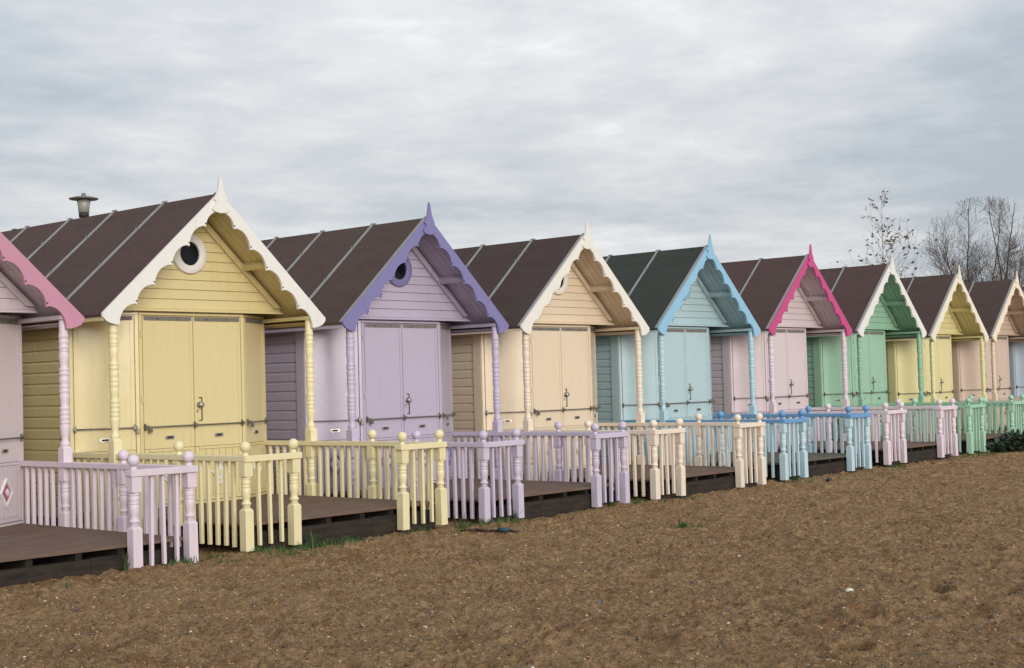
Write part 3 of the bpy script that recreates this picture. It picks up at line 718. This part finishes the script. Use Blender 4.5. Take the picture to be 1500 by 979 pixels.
# thin sapling that keeps a few dry leaves
rnd = random.Random(14); root = bpy.data.objects.new('young_tree', None); COL.objects.link(root); root.location = (37.77, 18.4, 0)
t = MB(); c = MB(); lv = []; p = Vector((0, 0, -.05)); d = Vector((0, 0, 1)); r = .06; H = 6.62; n = 22
for j in range(n):
    d = Vector((rnd.gauss(0, .02), rnd.gauss(0, .02), 1)).normalized(); q = p+d*H/n; r1 = r*.89; t.tube(p, q, r, r1, 'bark', 8, cap=False)
    if j > 6:
        for _ in range(3 if j < 17 else 1):
            a = rnd.uniform(0, 6.28); el = .95; nd = Vector((math.cos(a), math.sin(a), el)).normalized(); LL = (.14+(n-j)*H/n*.40)*rnd.uniform(.7, 1.0)
            grow((t, c), q, nd, LL, max(.006, r1*.38), 1, rnd, .05, .36, (lv, .34), 9)
    p, r = q, r1
lv.append((p, d)); lf = MB(); leafcloud(lf, lv, .12, rnd)
a = link('trunk', t.mesh('trunk'), root); b2 = link('crown', c.mesh('crown'), root); l3 = link('leaves', lf.mesh('leaves'), root)
bk2 = plain('pale_bark', (.16, .13, .11), .8); paint_roles(a, {'bark': bk2}); paint_roles(b2, {'bark': bk2}); paint_roles(l3, {'leaf': plain('dry_leaf', (.10, .062, .022), .7, 0, .4, 8)})
tag(root, 'slender young tree with a few dry brown leaves rising behind the mint green hut', 'tree')

# ------------------------------------------------------------------ lamps on the promenade behind
def lamp(loc, H, label):
    root = bpy.data.objects.new('street_lamp', None); COL.objects.link(root); root.location = loc
    black = plain('black_lamp_paint', (.02, .02, .022), .5); opal = plain('opal_lamp_glass', (.33, .33, .30), .35, 0, .1); hatm = plain('grey_lamp_hat', (.15, .16, .155), .5)
    a = MB(); a.lathe([(-.05, .11), (.25, .11), (.3, .07), (1.1, .065), (1.15, .045), (H-.44, .034), (H-.41, .036), (H-.405, .080), (H-.335, .084), (H-.33, .07)], 'm', n=16)
    g2 = MB(); g2.lathe([(H-.329, .084), (H-.22, .096), (H-.115, .110), (H-.11, .08)], 'm', n=24)
    h = MB(); h.lathe([(H-.109, .225), (H-.10, .238), (H-.09, .236), (H-.066, .14), (H-.052, .06), (H-.045, .034), (H-.02, .040), (H, .022)], 'm', n=28)
    for nm, mb, m in (('lamp_post', a, black), ('lamp_glass', g2, opal), ('lamp_hat', h, hatm)):
        o = link(nm, mb.mesh(nm), root); paint_roles(o, {'m': m})
    tag(root, label, 'lamp')
lamp((12.76, 20.33, 0), 4.80, 'promenade lamp with flat round hat and frosted glass behind the yellow hut roof')
mb = MB(); mb.lathe([(-.05, .06), (4.42, .045), (4.45, .06), (4.52, .06), (4.54, .03)], 'm', n=14); o = link('pipe_post', mb.mesh('pipe_post'), None, (13.315, 23.49, 0)); paint_roles(o, {'m': DARK})
tag(o, 'dark post top just showing over the yellow hut roof, left of the lamp', 'post')

# ------------------------------------------------------------------ light
SUN_EL, SUN_AZ = R(15), math.atan2(-.86, -.36)   # direction to the sun in the xy plane (behind the camera)
w = bpy.data.worlds.new('World'); scene.world = w; w.use_nodes = True
N, L = w.node_tree.nodes, w.node_tree.links
for n_ in list(N): N.remove(n_)
out = N.new('ShaderNodeOutputWorld'); sky = N.new('ShaderNodeTexSky'); sky.sky_type = 'NISHITA'; sky.sun_disc = False
sky.sun_elevation = SUN_EL; sky.sun_rotation = math.pi/2-SUN_AZ; sky.air_density = 1.2; sky.dust_density = 2.5
bg1 = N.new('ShaderNodeBackground'); bg1.inputs[1].default_value = .085; L.new(sky.outputs[0], bg1.inputs[0])
tc = N.new('ShaderNodeTexCoord'); sx = N.new('ShaderNodeSeparateXYZ'); L.new(tc.outputs['Generated'], sx.inputs[0])
def math_(op, a, b=None, c=None):
    n = N.new('ShaderNodeMath'); n.operation = op
    for k, v in enumerate((a, b, c)):
        if v is None: continue
        if hasattr(v, 'node'): L.new(v, n.inputs[k])
        else: n.inputs[k].default_value = v
    return n.outputs[0]
zc = math_('MAXIMUM', sx.outputs[2], 0.0); den = math_('ADD', zc, .10)
cv = N.new('ShaderNodeCombineXYZ'); dn = math_('ADD', zc, .32)
L.new(math_('DIVIDE', sx.outputs[0], dn), cv.inputs[0]); L.new(math_('DIVIDE', sx.outputs[1], dn), cv.inputs[1]); L.new(math_('DIVIDE', math_('MULTIPLY', zc, 5.0), dn), cv.inputs[2])
mp = N.new('ShaderNodeMapping'); L.new(cv.outputs[0], mp.inputs[0]); mp.inputs['Location'].default_value = (2.3, 1.2, .4)
nA = noise(N, L, mp.outputs[0], .95, 6, .52, .25); nB = noise(N, L, mp.outputs[0], 3.4, 7, .58, .15); nC = noise(N, L, mp.outputs[0], 9, 5, .6, .1)
cl = math_('ADD', math_('ADD', math_('MULTIPLY', nA, .62), math_('MULTIPLY', nB, .28)), math_('MULTIPLY', nC, .10))
low = math_('MULTIPLY_ADD', math_('POWER', math_('SUBTRACT', 1.0, zc), 10.0), .125, -.03)
side = math_('MULTIPLY', math_('SUBTRACT', math_('MULTIPLY', sx.outputs[0], .656), math_('MULTIPLY', sx.outputs[1], .755)), .05)
puff = math_('MULTIPLY', math_('SUBTRACT', nC, .5), math_('MULTIPLY', math_('POWER', math_('SUBTRACT', 1.0, zc), 14.0), .38))
cl = math_('ADD', math_('ADD', math_('ADD', cl, low), side), puff)
ccol = ramp(N, L, cl, [(.42, (.41, .455, .51)), (.48, (.48, .52, .565)), (.53, (.56, .582, .612)), (.585, (.65, .665, .685)), (.655, (.84, .84, .85))])
# overcast: brighter towards the zenith and round the hidden sun
zen = math_('MULTIPLY_ADD', math_('POWER', zc, .9), .62, 1.13)
bg2 = N.new('ShaderNodeBackground'); L.new(ccol, bg2.inputs[0]); L.new(zen, bg2.inputs[1])
cover = ramp(N, L, cl, [(.30, g(.80)), (.5, g(.94))])
mx = N.new('ShaderNodeMixShader'); L.new(cover, mx.inputs[0]); L.new(bg1.outputs[0], mx.inputs[1]); L.new(bg2.outputs[0], mx.inputs[2]); L.new(mx.outputs[0], out.inputs[0])
sl = bpy.data.lights.new('sun', 'SUN'); sl.energy = 2.25; sl.angle = R(28); sl.color = (1.0, .95, .87)
so = bpy.data.objects.new('sun', sl); COL.objects.link(so)
sd = Vector((math.cos(SUN_AZ)*math.cos(SUN_EL), math.sin(SUN_AZ)*math.cos(SUN_EL), math.sin(SUN_EL))); so.rotation_euler = sd.to_track_quat('Z', 'Y').to_euler()

# ------------------------------------------------------------------ camera (the horizon of the photograph tilts by 1.6 degrees)
cam = bpy.data.cameras.new('camera'); co = bpy.data.objects.new('camera', cam); COL.objects.link(co); scene.camera = co
yaw, pit, rol = R(40.939), R(2.034), R(-1.614)
fw = Vector((math.cos(yaw)*math.cos(pit), math.sin(yaw)*math.cos(pit), math.sin(pit))); rt = Vector((math.sin(yaw), -math.cos(yaw), 0)); up = rt.cross(fw)
rt2 = rt*math.cos(rol)+up*math.sin(rol); up2 = -rt*math.sin(rol)+up*math.cos(rol)
co.matrix_world = Matrix(((rt2.x, up2.x, -fw.x, 0), (rt2.y, up2.y, -fw.y, 0), (rt2.z, up2.z, -fw.z, 1.46), (0, 0, 0, 1)))
cam.sensor_width = 36; cam.lens = 36*2049.0/1500; cam.clip_start = .05; cam.clip_end = 5000
scene.view_settings.view_transform = 'Standard'; scene.view_settings.look = 'None'; scene.view_settings.exposure = 0; scene.view_settings.gamma = 1
scene.view_settings.use_curve_mapping = False
scene.cycles.use_denoising = True
